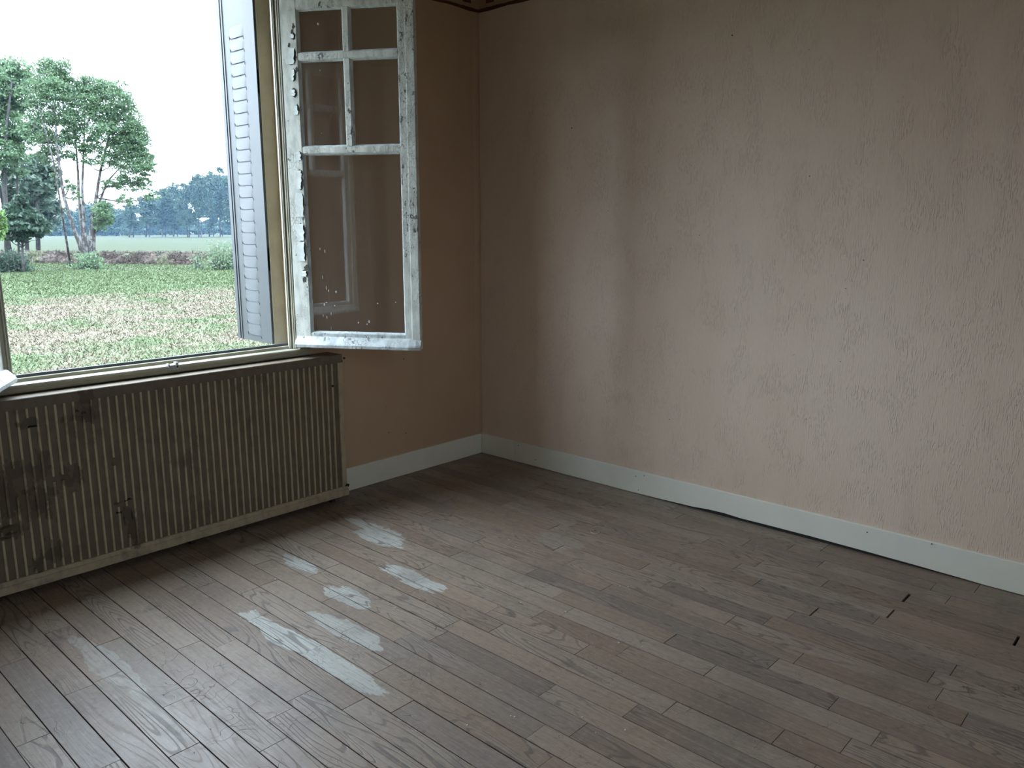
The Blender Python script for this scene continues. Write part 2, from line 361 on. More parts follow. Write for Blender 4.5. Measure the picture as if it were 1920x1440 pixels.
for k in range(0, 53):
    xa = X0-PW*k if k else WT-.002; xb = max(X0-PW*(k+1), XL)
    if xb >= xa-.01: continue
    ys = sorted(rows.get(k, []), reverse=True); cuts = []
    prev = .012; lst = ys+[(-3.95-random.uniform(0, .5), 0)]
    for (y, g) in lst:
        while prev-y > 1.35 or (k < NV and prev-y > .95 and random.random() < .6):
            d = random.uniform(.45, .85)
            if prev-d-y < .3: break
            prev -= d; cuts.append((prev, 0))
        cuts.append((y, g)); prev = y
    cuts = sorted(cuts, reverse=True)
    top = .010; gp = 0
    for (y, g) in cuts+[(YB, 0)]:
        ya = top-gp/2-.0009; yb = y+g/2+.0009
        if k < NV and top > -3.75:
            L = ya-yb; W = xa-xb-random.choice((.0022, .0026, .0032, .0040)); dz = random.uniform(-.0007, .0007)
            mb = MB(); h0, h1 = random.uniform(-.0005, .0005), random.uniform(-.0005, .0005); c = .0003
            vs = []
            for (sx, sy, z) in ((-1,-1,h0), (1,-1,h1), (1,1,h1), (-1,1,h0)): vs.append((sx*(W/2-c), sy*(L/2-c*.6), z))
            for (sx, sy) in ((-1,-1), (1,-1), (1,1), (-1,1)): vs.append((sx*W/2, sy*L/2, -.0015))
            for (sx, sy) in ((-1,-1), (1,-1), (1,1), (-1,1)): vs.append((sx*W/2, sy*L/2, -.0215))
            mb.add(vs, [(0,1,2,3), (0,4,5,1), (1,5,6,2), (2,6,7,3), (3,7,4,0), (4,8,9,5), (5,9,10,6), (6,10,11,7), (7,11,8,4)])
            o = mb.build('plank', M['wood'], floor, recalc=False); o.location = ((xa+xb)/2, (ya+yb)/2, dz)
        else: rest.box(xb+.0008, xa-.0008, yb, ya, -.0215, 0)
        top = y; gp = g
o = rest.build('floorboards', M['wood'], floor, recalc=False); o['kind'] = 'stuff'
# pale paint specks and a pale ring mark
sp = MB()
for i in range(60):
    if i < 12: px, py = [(1130,971),(1124,981),(960,1000),(880,980),(967,1026),(954,1012),(694,1116),(1077,1344),(876,1360),(1172,1369),(1092,1345),(535,1057)][i]
    else: px, py = random.uniform(250, 1250), random.uniform(1010, 1420)
    q = on_z(px, py, 0); sp.disc((q[0], q[1], -.0002), random.uniform(.0012, .0032), (0, 0, 1), .0022, 6)
tag(sp.build('paint_specks', m_plain('paint_speck_white', (.62, .60, .55), .7), floor), None, None, None, 'stuff')
q = on_z(1116, 998, 0); rg = MB(); pts = []
for k in range(23):
    t = math.radians(25+305*k/22); pts.append((q[0]+.021*math.cos(t), q[1]+.021*math.sin(t), .0012))
rg.tube(pts, [.0018+.0012*math.sin(k*.7)**2 for k in range(23)], 5)
rg.build('ring_stain', m_plain('ring_pale', (.40, .37, .29), .7), floor, smooth=True)

# ---------------------------------------------------------------- window frame (fixed part)
win = empty('window_1', (0, 0, 0)); tag(win, 'old two-leaf wooden window opening inwards with cream frame', None, None, 'structure')
JR, JL = -1.43, -2.72
fr = MB(); xr, xl = -1.336, -2.815
# bottom rail: rounded moulding, rebate and raised outer lip (profile y,z)
bp = [(-.020,.832), (-.034,.838), (-.038,.848), (-.035,.856), (-.039,.864), (-.036,.871), (-.030,.874), (.028,.872), (.030,.886), (.050,.887), (.052,.83), (.011,.83)]
MB().prism(bp, xl, xr, 0, 20, .0003).build('frame_bottom_rail', M['frame'], win)
tp = [(y, 2.66+(.887-z)*1.2) for (y, z) in bp]
MB().prism(tp, xl, xr, 0, 4).build('frame_head', M['frame'], win)
for s, J, E in ((1, JR, xr), (-1, JL, xl)):
    def X(d): return J+s*d
    p = [(E, WT), (E, -.020), (E-s*.006, -.034), (E-s*.020, -.038), (X(.035), -.034), (X(.030), -.006), (X(.018), -.004), (X(.016), .016), (X(.004), .018), (X(.004), .030), (X(.055), .030), (X(.055), WT)]
    MB().prism(p, .874, 2.665, 2, 30, .0003).build('frame_jamb', M['frame'], win)
    MB().prism([(J+s*.002, .157), (J+s*.002, .200), (X(.10), .200), (X(.10), .157)], .870, 2.76, 2, 20, .0004).build('outer_jamb', M['olive'], win)
    for (d, y, r) in ((.025, -.012, .0045), (.010, .012, .004)):
        MB().tube([(X(d), y, .876), (X(d), y, 2.66)], r, 8).build('bead', M['bead'], win)
# small quarter strip by the right foot of the frame
MB().prism([(xr, -.026), (xr+.012, -.020), (xr+.013, WT), (xr, WT)], .832, 2.68, 2, 20, .0005).build('edge_strip', M['frame'], win)
# rain bar of dark metal on the rail
MB().prism([(.052,.874), (.052,.899), (.056,.900), (.060,.898), (.060,.874)], JL-.02, JR+.02, 0, 12, .0004).build('rain_bar', M['slate'], win)
# metal keeper in the middle of the rail
kx = on_y(324, 684, -.037)[0]; kp = MB()
kp.box(kx-.024, kx+.024, -.0405, -.037, .850, .874); kp.box(kx-.024, kx-.016, -.044, -.020, .850, .882); kp.box(kx+.012, kx+.024, -.046, -.018, .852, .886)
kk = kp.build('keeper', M['metal'], win, bevel=.0015)
MB().disc((kx+.017, -.046, .866), .0045, (0, -1, 0), .0015, 10).build('screw', M['dark'], kk)
# outside sill
MB().prism([(.052,.873), (.37,.836), (.37,.79), (.052,.80)], OX0-.03, OX1+.03, 0, 1).build('outer_sill', M['stone'], win)

# ---------------------------------------------------------------- opening leaves
def m_glass():
    a = NT('old_window_glass'); p = a.p
    p.inputs['Base Color'].default_value = (.93, .96, .95, 1); p.inputs['Roughness'].default_value = .0
    g = a.n.new('ShaderNodeBsdfGlossy'); g.inputs['Roughness'].default_value = .0
    t = a.n.new('ShaderNodeBsdfTransparent'); t.inputs['Color'].default_value = (.98, .99, .99, 1)
    lw = a.n.new('ShaderNodeLayerWeight'); lw.inputs['Blend'].default_value = .5
    R0 = a.math('ADD', a.math('MULTIPLY', a.math('POWER', lw.outputs['Facing'], 4.5), .9), .075)
    dd = a.n.new('ShaderNodeBsdfDiffuse'); dd.inputs['Color'].default_value = (.55, .55, .55, 1)
    dirt = a.math('ADD', a.math('MULTIPLY', a.noise(a.sc(a.pos, 3, 3, 2), 1.0, 4.0), .035), a.step(a.noise(a.sc(a.pos, 85, 85, 55), 1.0, 1.0), .78, .82, 0, .25))
    m1 = a.n.new('ShaderNodeMixShader'); m2 = a.n.new('ShaderNodeMixShader')
    a.put(m1.inputs[0], R0); a.put(m1.inputs[1], t.outputs[0]); a.put(m1.inputs[2], g.outputs[0])
    a.put(m2.inputs[0], dirt); a.put(m2.inputs[1], m1.outputs[0]); a.put(m2.inputs[2], dd.outputs[0])
    a.t.links.new(m2.outputs[0], a.n['Material Output'].inputs['Surface'])
    return a.m
M['glass'] = m_glass()
M['flake'] = m_paint('loose_paint_flake', (.66, .70, .67), .85, .5, 30, .70)
M['putty'] = m_peel('old_putty', (.66, .72, .74), (.30, .28, .24), .66, .5)

def leaf(name, loc, d, side, label):
    """side=+1: thickness runs to local +y, away from the outer face; the leaf stands out along local +x"""
    r = empty(name, (loc[0], loc[1], 0), math.atan2(d[1], d[0])); r.parent = win
    W = .672; S1, S2, T = .072, .592, .042
    ZB, ZT = .885, 2.64
    def B(x0, x1, t0, t1, z0, z1, axis=2, seg=24, jit=.0009):
        a, b = sorted((t0*side, t1*side)); return MB().bar(x0, x1, a, b, z0, z1, axis, seg, jit)
    B(-.012, S1, 0, T, ZB+.004, ZT).build('stile', M['peel'], r, bevel=.002)
    B(S2, W, 0, T, ZB+.004, ZT).build('stile', M['peel'], r, bevel=.002)
    B(S2+.038, W+.002, -.006, 0.0, ZB+.03, ZT-.01).build('cover_strip', M['peel'], r, bevel=.002)
    B(S1, S2, 0, T, ZB+.004, .962, 0).build('bottom_rail', M['peel2'], r, bevel=.002)
    B(S1, S2, 0, T, 2.555, ZT, 0).build('top_rail', M['peel'], r, bevel=.002)
    B(S1, S2, .001, T-.004, 1.872, 1.904, 0).build('glazing_bar', M['peel'], r, bevel=.003)
    B(S1, S2, .001, T-.004, 2.318, 2.350, 0).build('glazing_bar', M['peel'], r, bevel=.003)
    B(.311, .343, .001, T-.004, 1.904, 2.318, 2, 12).build('glazing_bar', M['peel'], r, bevel=.003)
    B(.311, .343, .001, T-.004, 2.350, 2.555, 2, 8).build('glazing_bar', M['peel'], r, bevel=.003)
    # weatherboard that throws the rain off, at the foot of the outer face
    prof = [(0*side, .944), (-.006*side, .942), (-.034*side, .912), (-.040*side, .904), (-.040*side, .890), (-.036*side, .887), (0, .887)]
    w = MB(); w.prism(prof, -.006, W-.055, 0, 16, .0007)
    vs = []
    for (x, k) in ((W-.055, 1), (W-.02, .8), (W+.006, .55)):
        for (t, z) in prof: vs.append((x, t*k, z))
    n = len(prof); fs = [tuple(range(n)), tuple(2*n+i for i in range(n))]
    for q in range(2):
        for i in range(n): j = (i+1) % n; fs.append((q*n+i, q*n+j, (q+1)*n+j, (q+1)*n+i))
    w.add(vs, fs); w.build('weatherboard', M['peel2'], r)
    panes = [(S1, S2, .962, 1.872), (S1, .311, 1.904, 2.318), (.343, S2, 1.904, 2.318), (S1, .311, 2.350, 2.555), (.343, S2, 2.350, 2.555)]
    for (a, b, c, e) in panes:
        p = B(a+.001, b-.001, .0215, .0245, c+.001, e-.001, 2, 1, 0).build('pane', M['glass'], r)
        # bevelled putty round each pane: triangular fillets
        k = .009; y0, y1 = .004*side, .021*side; m = MB()
        m.prism([(a, y0), (a+.002, y0), (a+k, y1), (a, y1)], c, e, 2, 14, .0006)
        m.prism([(b, y0), (b-.002, y0), (b-k, y1), (b, y1)], c, e, 2, 14, .0006)
        m.prism([(y0, c), (y0, c+.002), (y1, c+k), (y1, c)], a, b, 0, 10, .0006)
        m.prism([(y0, e), (y0, e-.002), (y1, e-k), (y1, e)], a, b, 0, 10, .0006)
        m.build('putty', M['putty'], p)
    r['label'] = label
    return r
A1 = math.radians(121.5); dR = (-math.cos(A1), -math.sin(A1)); nR = (-dR[1], dR[0])
A2 = math.radians(120); dL = (math.cos(A2), -math.sin(A2)); nL = (dL[1], -dL[0])
LR = leaf('window_leaf', (-1.43+.037*nR[0], -.05+.037*nR[1]), dR, 1, 'right leaf with badly flaking white paint and five panes')
LL = leaf('window_leaf', (-2.733+.037*nL[0], -.05+.037*nL[1]), dL, -1, 'left leaf, mostly outside the photo, its weatherboard end at the sill')
# loose flakes on the hinge stile of the right leaf, placed along its height
M['bw'] = m_plain('bare_grey_wood', (.07, .07, .06), .8)
FL = [(.010,.055,2.300,.075), (.030,.050,2.225,.050), (.020,.052,2.150,.030), (.036,.060,2.060,.045), (.034,.062,1.760,.030), (.028,.060,1.700,.060), (.022,.064,1.560,.120),
      (.018,.062,1.440,.085), (.020,.060,1.335,.100), (.030,.062,1.255,.030), (.04,.064,1.84,.04), (.03,.058,2.42,.02)]
for (s0, s1, z, h) in FL:
    n = 6; vs = []; fs = []; lift = random.uniform(.0015, .0045)
    for k in range(n+1):
        zz = z+h*k/n; a = s0+random.uniform(-.006, .006); b = s1+random.uniform(-.006, .004)
        for q in range(4):
            s = a+(b-a)*q/3; t = -.0012-lift*(q/3)**2
            vs.append((s, t, zz)); vs.append((s, t-.0008, zz))
    for k in range(n):
        for q in range(3):
            i = (k*4+q)*2; j = ((k+1)*4+q)*2
            fs += [(i+1, i+3, j+3, j+1), (i, j, j+2, i+2)]
    MB().add(vs, fs).build('paint_flake', M['flake'], LR)
    m_ = 14; out = []
    for k in range(m_):
        t = 2*math.pi*k/m_; out.append(((s0+s1)/2+.008+((s1-s0)*.5+.004)*math.cos(t)*random.uniform(.75, 1.1), -.0007, z+h/2+(h*.5+.006)*math.sin(t)*random.uniform(.8, 1.15)))
    out = [(min(x, .0715), y, zz) for (x, y, zz) in out]
    MB().add(out+[(x, .002, zz) for (x, _, zz) in out], [tuple(range(m_))]+[(k, (k+1) % m_, m_+(k+1) % m_, m_+k) for k in range(m_)]).build('bare_wood', M['bw'], LR)
for (s, z, r) in ((.058,2.475,.010), (.05,2.45,.012), (.056,2.33,.016), (.064,2.27,.012), (.03,2.39,.010), (.064,1.72,.012), (.066,1.50,.010), (.064,1.30,.016), (.05,1.24,.014),(.066,1.62,.009)):
    vs = [(s+r*random.uniform(.5, 1.3)*math.cos(t)*.8, -.0008, z+r*random.uniform(.6, 1.8)*math.sin(t)) for t in [i*math.pi/4.5 for i in range(9)]]
    vs2 = [(x, .003, zz) for (x, _, zz) in vs]
    MB().add(vs+vs2, [tuple(range(9))]+[(i, (i+1) % 9, 9+(i+1) % 9, 9+i) for i in range(9)]).build('bare_wood', M['bw'], LR)

# ---------------------------------------------------------------- folded metal shutter in the reveal
def shutter(x, y0, y1, louv, name_label, s=1, ):
    r = empty('folding_shutter', (x, y0, .88))
    def P(a, b, c, d, e, f): return (a, b, c-y0, d-y0, e-.88, f-.88)
    z0, z1 = .885, 2.75
    m = MB(); m.box(*P(0, .006*s, y0, y1, z0, z1)) if not louv else None
    if louv:
        a, b = louv
        m.box(*P(0, .006*s, y0, a, z0, z1)); m.box(*P(0, .006*s, b, y1, z0, z1)); m.box(*P(0, .006*s, a, b, 2.535, z1)); m.box(*P(0, .006*s, a, b, z0, .915))
    m.box(*P(-.005*s, .0, y0, y0+.010, z0, z1)); m.box(*P(-.004*s, 0, y1-.012, y1, z0, z1))
    m.build('panel', M['shut'], r)
    if louv:
        MB().box(*P(.002*s, .005*s, a-.004, b+.004, .912, 2.54)).build('slot_backing', M['shut'], r)
        N = 26; pz = (2.535-.915)/N
        for k in range(N):
            zb = .915+k*pz; vs = []; fs = []; nn = 8
            for q in range(nn+1):
                y = a+(b-a)*q/nn-y0; edge = math.sin(math.pi*q/nn)**.5 if 0 < q < nn else 0
                lift = .012*(1-min(1, (nn-q)/2.2)) if nn-q < 3 else 0          # outer corner curls up, inner corner turns down
                drop = .010*max(0, (q-nn+1.6)/1.6)
                z_lo = zb+.004+lift-drop*0.0
                prof = [(.0005, zb+pz+.0035), (-.0012*edge, zb+pz*.75), (-.0030*edge, zb+pz*.35), (-.0042*edge, z_lo), (.0020, z_lo-.0006)]
                for (dx, z) in prof: vs.append((dx*s, y, z-.88))
            for q in range(nn):
                for i in range(4): fs.append((q*5+i, q*5+i+1, (q+1)*5+i+1, (q+1)*5+i))
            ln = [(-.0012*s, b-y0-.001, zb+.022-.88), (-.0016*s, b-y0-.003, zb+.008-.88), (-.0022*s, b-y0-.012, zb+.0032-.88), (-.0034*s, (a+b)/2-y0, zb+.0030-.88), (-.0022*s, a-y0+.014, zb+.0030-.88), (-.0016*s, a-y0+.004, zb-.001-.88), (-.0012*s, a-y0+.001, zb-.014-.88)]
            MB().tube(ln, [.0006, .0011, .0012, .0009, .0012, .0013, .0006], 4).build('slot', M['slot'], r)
            o = MB().add(vs, fs).build('louvre', M['shut'], r, smooth=False)
    return r
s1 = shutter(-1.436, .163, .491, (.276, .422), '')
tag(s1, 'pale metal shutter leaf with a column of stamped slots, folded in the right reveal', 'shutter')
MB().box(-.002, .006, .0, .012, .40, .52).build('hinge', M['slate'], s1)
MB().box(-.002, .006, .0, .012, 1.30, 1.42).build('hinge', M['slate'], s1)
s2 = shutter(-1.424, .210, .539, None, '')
MB().box(-.012, .0, .300, .329, .005, 1.87).build('edge_fold', M['shut'], s2)
tag(s2, 'second pale shutter leaf behind the slotted one, only its outer edge showing', 'shutter')


# ---------------------------------------------------------------- radiator cover
rc = empty('radiator_cover', (-2.08, -.06, 0)); tag(rc, 'beige ribbed radiator cover with brown stains and torn spots, below the window sill', 'radiator cover')
cx0, cx1 = -2.975, -1.192
def RC(mb): mb.v = [(x+2.08, y+.06, z) for (x, y, z) in mb.v]; return mb
YF = -.120
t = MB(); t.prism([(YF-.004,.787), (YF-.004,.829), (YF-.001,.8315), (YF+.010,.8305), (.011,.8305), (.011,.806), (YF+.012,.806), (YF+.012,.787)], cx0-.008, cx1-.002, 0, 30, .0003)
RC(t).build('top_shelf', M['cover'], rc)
RC(MB().box(cx0, cx1-.028, YF+.010, YF+.016, .070, .806)).build('back_panel', M['panel'], rc)
RC(MB().bar(cx1-.030, cx1, YF, YF+.018, .083, .787)).build('stile', M['rail'], rc, bevel=.0015)
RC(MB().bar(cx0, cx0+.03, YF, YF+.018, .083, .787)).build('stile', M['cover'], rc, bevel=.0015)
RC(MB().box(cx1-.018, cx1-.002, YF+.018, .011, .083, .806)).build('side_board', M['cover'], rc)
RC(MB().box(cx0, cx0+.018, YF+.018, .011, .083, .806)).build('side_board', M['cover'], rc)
b = MB(); b.prism([(YF+.014,.032), (YF-.008,.032), (YF-.010,.035), (YF-.010,.064), (YF-.007,.0665), (YF-.003,.0675), (YF-.003,.082), (YF,.085), (YF+.014,.085)], cx0-.004, cx1+.004, 0, 40, .0006)
RC(b).build('bottom_rail', M['rail'], rc)
for fx in (-2.90, -2.08, -1.27):
    RC(MB().box(fx-.012, fx+.012, YF+.030, YF+.10, 0, .033)).build('foot', M['dark'], rc)
RC(MB().box(-2.95, -1.22, YF+.028, YF+.036, .033, .07)).build('inner_rail', M['panel'], rc)
# ribs: each one a strip, broken where the sheet is torn
GAP = []
for (px, py, sx, sz) in ((158,768,.03,.030), (52,795,.022,.020), (150,775,.016,.012), (36,905,.012,.06), (144,897,.018,.060), (110,900,.05,.012), (212,868,.010,.018), (225,947,.020,.010), (240,962,.025,.028), (238,985,.012,.05), (252,1000,.012,.10), (2,995,.05,.012), (8,1012,.03,.010), (93,1055,.012,.03), (72,1060,.010,.02)):
    q = on_y(px, py, YF); GAP.append((q[0], q[2], sx, sz))
pitch = .0350; x = cx1-.030-.028; idx = 0
q0 = on_y(480+572/4, 620+250/4, YF)[0]; x = q0
while x > cx0+.03:
    z = .086; segs = []; cur = z; inside = False; st = z
    while z < .787:
        g = any(abs(x-gx) < sx and abs(z-gz) < sz for (gx, gz, sx, sz) in GAP)
        if g and not inside: segs.append((st, z)); inside = True
        if not g and inside: st = z; inside = False
        z += .006
    if not inside: segs.append((st, .787))
    m = MB()
    for (a, c) in segs:
        if c-a < .012: continue
        w = .0054
        m.prism([(x-w, YF+.0098), (x-w*.8, YF+.004), (x-w*.3, YF+.0025), (x+w*.3, YF+.0025), (x+w*.8, YF+.004), (x+w, YF+.0098)], a, c, 2, max(2, int((c-a)/.05)), .0005)
    if m.v: RC(m).build('rib', M['rib'], rc)
    x -= pitch; idx += 1
# curled tears in the sheet
for (px, py, w, h) in ((222,944,.030,.006), (241,938,.030,.005), (224,962,.024,.005), (14,990,.05,.007), (22,1001,.04,.006), (6,1012,.05,.006), (158,775,.02,.006), (62,800,.035,.005), (236,980,.008,.03), (250,970,.006,.035), (145,772,.018,.006)):
    q = on_y(px, py, YF); n = 6; vs = []; fs = []
    for k in range(n+1):
        u = k/n; xx = q[0]-w/2+w*u; zz = q[2]+random.uniform(-.002, .002)+(h*.6*math.sin(u*3))
        vs += [(xx, YF+.009, zz+h/2), (xx, YF+.0015-.004*math.sin(u*math.pi), zz-h/2), (xx, YF+.003-.004*math.sin(u*math.pi), zz-h/2)]
    for k in range(n): fs += [(k*3, k*3+1, k*3+4, k*3+3), (k*3+1, k*3+2, k*3+5, k*3+4), (k*3+2, k*3, k*3+3, k*3+5)]
    RC(MB().add(vs, fs)).build('torn_edge', M['dark'] if h < .0055 else M['panel'], rc)
for (px, py, r) in ((645.5,671.5,.006), (625,724,.006), (641,677,.0035)):
    q = on_y(px, py, YF-.004); RC(MB().disc((q[0], YF-.001 if py < 700 else YF+.004, q[2]), r, (0, -1, 0), .0045, 9)).build('screw_hole', M['dark'], rc)
q = on_y(651, 909, YF)
RC(MB().tube([(q[0]-.012, YF-.002, q[2]-.004), (q[0]-.003, YF-.006, q[2]+.006), (q[0]+.005, YF-.004, q[2]+.001), (q[0]+.006, YF-.002, q[2]-.010)], [.003, .006, .007, .004], 7)).build('broken_corner', M['dark'], rc)

# ---------------------------------------------------------------- outside
GZ = -.6
def m_field():
    a = NT('meadow_grass'); P = a.sep(a.pos)
    D = a.vm('LENGTH', a.vm('SUBTRACT', a.pos, (-3.7, -3.7, GZ)))
    n1 = a.noise(a.pos, .8, 5.0, .65); n2 = a.noise(a.sc(a.pos, .22, .5, 1), 1.0, 4.0, .6); n3 = a.noise(a.pos, 3.2, 4.0, .65); n4 = a.noise(a.pos, 14, 3.0, .6)
    green = a.mix(n3, (.036, .051, .022), (.047, .062, .029))
    tan = a.mix(n3, (.072, .059, .041), (.083, .071, .051))
    dz = a.math('ADD', a.step(D, 9, 16, -.02, .03), a.step(D, 24, 36, 0, -.26))
    f = a.math('ADD', a.math('ADD', a.math('MULTIPLY', n1, .55), a.math('MULTIPLY', n2, .35)), a.math('ADD', a.math('MULTIPLY', a.math('SUBTRACT', n4, .5), .35), dz))
    f = a.math('ADD', f, a.step(P[0], 2, 12, -.03, .05))
    c = a.mix(a.step(f, .37, .50), green, tan)
    c = a.mix(a.step(n4, .60, .75, 0, .15), c, (.035, .05, .025))
    c = a.mix(a.step(n4, .40, .25, 0, .25), c, (.15, .145, .11))
    c = a.mix(a.step(D, 58, 66, 0, 1), c, a.mix(a.noise(a.sc(a.pos, .05, .02, 1), 1.0, 3.0), (.012, .018, .005), (.016, .021, .006)))
    c = a.mix(a.step(D, 165, 200, 0, .5), c, (.018, .020, .011))
    a.bump(a.math('ADD', n4, n3), .05, .8)
    return a.done(c, .9, .1)
M['field'] = m_field()
# ground, finer near the house
NX, NY = 120, 160
gx = np.linspace(-120, 330, NX)
gy = .31+np.linspace(0, 1, NY)**2.2*420
V = []
from mathutils import noise as mn
for yy in gy:
    for xx in gx:
        h = .12*mn.noise((xx*.05, yy*.05, 0)) if yy > 3 else 0
        V.append((xx, yy, GZ-.0+h*min(1, yy/30)))
Fc = [(j*NX+i, j*NX+i+1, (j+1)*NX+i+1, (j+1)*NX+i) for j in range(NY-1) for i in range(NX-1)]
g = MB(); g.v = V; g.f = Fc
tag(g.build('ground', M['field'], recalc=False, smooth=True), 'mown meadow ground outside, green and straw coloured', 'ground', None, 'structure')

def quads(name, C_, U, V_, mat, parent=None, tri=False):
    """C_: centres, U,V_: half axes -> one mesh"""
    n = len(C_)
    if tri: P = np.stack([C_-U, C_+U, C_+V_], 1); k = 3
    else: P = np.stack([C_-V_, C_+U, C_+V_, C_-U], 1); k = 4
    me = bpy.data.meshes.new(name); me.vertices.add(n*k); me.vertices.foreach_set('co', P.reshape(-1).astype(np.float32))
    me.loops.add(n*k); me.loops.foreach_set('vertex_index', np.arange(n*k, dtype=np.int32))
    me.polygons.add(n); me.polygons.foreach_set('loop_start', np.arange(0, n*k, k, dtype=np.int32))
    me.update(); me.validate(); me.materials.append(mat)
    o = bpy.data.objects.new(name, me); COL.objects.link(o)
    if parent: o.parent = parent
    return o
g2 = MB().box(-60, 60, -60, .31, GZ-.1, GZ)
g2.build('ground', M['field'], recalc=False)['kind'] = 'structure'
# blades and dry straw of the near meadow
n = 120000
D = 9.2+(rng.random(n)**1.3)*58; az = np.radians(rng.uniform(13, 33, n))
Cg = np.stack([CAM[0]+D*np.sin(az), CAM[1]+D*np.cos(az), np.full(n, GZ+.0)], 1)
th = rng.uniform(0, 6.28, n); wd = rng.uniform(.004, .009, n)*(1+D/20); ht = rng.uniform(.015, .05, n)*(1+D/60)
lean = rng.normal(0, .8, (n, 2))
for i in range(n): Cg[i, 2] += .12*mn.noise((Cg[i, 0]*.05, Cg[i, 1]*.05, 0))*min(1, Cg[i, 1]/30)-.005
Ug = np.stack([np.cos(th)*wd, np.sin(th)*wd, 0*wd], 1); Vg = np.stack([lean[:, 0]*ht, lean[:, 1]*ht, ht], 1)
tag(quads('meadow_grass', Cg, Ug, Vg, M['field'], tri=True), 'short mown grass and straw on the near meadow', 'grass', None, 'stuff')

def m_leaf(name, c1, c2, trans=.35):
    a = NT(name); n1 = a.noise(a.pos, .9, 3.0); n2 = a.noise(a.pos, 9, 1.0)
    c = a.mix(n1, c1, c2); c = a.mix(a.step(n2, .5, .8, 0, .5), c, tuple(x*1.35 for x in c2))
    a.done(c, .55, .3)
    t = a.n.new('ShaderNodeBsdfTranslucent'); a.put(t.inputs[0], c); mx = a.n.new('ShaderNodeMixShader'); mx.inputs[0].default_value = trans
    a.t.links.new(a.p.outputs[0], mx.inputs[1]); a.t.links.new(t.outputs[0], mx.inputs[2]); a.t.links.new(mx.outputs[0], a.n['Material Output'].inputs['Surface'])
    return a.m
def m_bark(name, c1, c2):
    a = NT(name); n = a.noise(a.sc(a.pos, 5, 5, 3), 1.0, 4.0, .7); c = a.mix(a.step(n, .48, .56), c1, c2); return a.done(c, .85, .2)
M['leafA'] = m_leaf('ash_leaves', (.040, .078, .042), (.098, .150, .072))
M['leafB'] = m_leaf('dark_leaves', (.018, .034, .024), (.03, .055, .032))
M['leafC'] = m_leaf('grey_green_leaves', (.03, .05, .036), (.055, .08, .052))
M['leafD'] = m_leaf('bright_leaves', (.06, .11, .035), (.11, .18, .06))
M['leafF'] = m_leaf('far_leaves', (.016, .03, .018), (.040, .062, .034))
M['bark'] = m_bark('mottled_bark', (.03, .026, .025), (.095, .092, .088))
M['barkd'] = m_bark('dark_bark', (.022, .02, .02), (.04, .037, .035))

def leaves(blobs, D, dens, size, depth=.8):
    CC = []
    for b in blobs:
        px, py, rx, ry = b[:4]; c = far(px, py, D); s = D/F
        dd = ray(px, py); dd = dd/np.hypot(dd[0], dd[1]); rt = np.array([dd[1], -dd[0], 0]); fw = np.array([dd[0], dd[1], 0])
        off = rng.normal(0, 1)*rx*s*.6*depth
        # sub-clusters inside each blob give gaps
        m = max(4, int(rx*ry/9)); nleaf = int(dens*rx*ry)
        sub = rng.normal(0, 1, (m, 3)); sub /= np.linalg.norm(sub, axis=1)[:, None]; sub *= (rng.random((m, 1))**.45)
        k = rng.integers(0, m, nleaf); q = rng.normal(0, .17, (nleaf, 3))*(1, 1, .6)+sub[k]
        q[:, 2] -= .12*np.abs(q[:, 0])
        CC.append(c+fw*off+rt*(q[:, :1]*rx*s)+fw*(q[:, 1:2]*rx*s*depth)+np.array([0, 0, 1])*(q[:, 2:3]*ry*s))
    CC = np.concatenate(CC); n = len(CC)
    u = rng.normal(0, 1, (n, 3)); u /= np.linalg.norm(u, axis=1)[:, None]; v = np.cross(u, rng.normal(0, 1, (n, 3))); v /= np.linalg.norm(v, axis=1)[:, None]
    sz = rng.uniform(.6, 1.3, (n, 1))*size
    return CC, u*sz*.5, v*sz
def tree(name, label, group, D, stems, blobs, leafm, barkm, dens, size, twig=True, bright=None):
    b = far(stems[0][0][0], stems[0][0][1], D); root = empty(name, (b[0], b[1], GZ))
    o = Vector((b[0], b[1], GZ)); pts_all = []
    s = D/F
    for st in stems:
        pts = []; rad = []
        off = random.uniform(-.4, .4)
        for k, (px, py, r) in enumerate(st):
            p = far(px, py, D); dd = ray(px, py); dd = dd/np.hypot(dd[0], dd[1])
            p = p+np.array([dd[0], dd[1], 0])*off*k
            if k == 0: p[2] = GZ-.1
            pts.append(Vector(p)-o); rad.append(r*s*.62)
        pts_all += [(p, r) for p, r in zip(pts[1:], rad[1:])]
        MB().tube(pts, rad, 7).build('trunk', barkm, root, smooth=True)
    if twig:
        tw = MB()
        for bl in blobs:
            c = Vector(far(bl[0], bl[1], D))-o
            best = sorted(pts_all, key=lambda q: (q[0]-c).length+max(0, (q[0].z-c.z))*2.0)[:1]
            for (p, r) in best:
                mid = (p+c)/2+Vector((0, 0, -.1*(c-p).length)); tw.tube([p, mid, c], [max(.02, r*.6), max(.015, r*.4), .01], 5)
                for k in range(5):
                    a = mid.lerp(c, random.random()); e = c+Vector([random.gauss(0, .45)*bl[2]*s for _ in range(3)])
                    tw.tube([a, (a+e)/2+Vector((0, 0, .05)), e], [.018, .012, .006], 4)
        if tw.v: tag(tw.build('branches', barkm, root), None, None, None, 'stuff')
    C_, U, V_ = leaves(blobs, D, dens, size); C_ = C_-np.array(o)
    tag(quads('foliage', C_, U, V_, leafm, root), None, None, None, 'stuff')
    tag(root, label, 'tree', group); return root
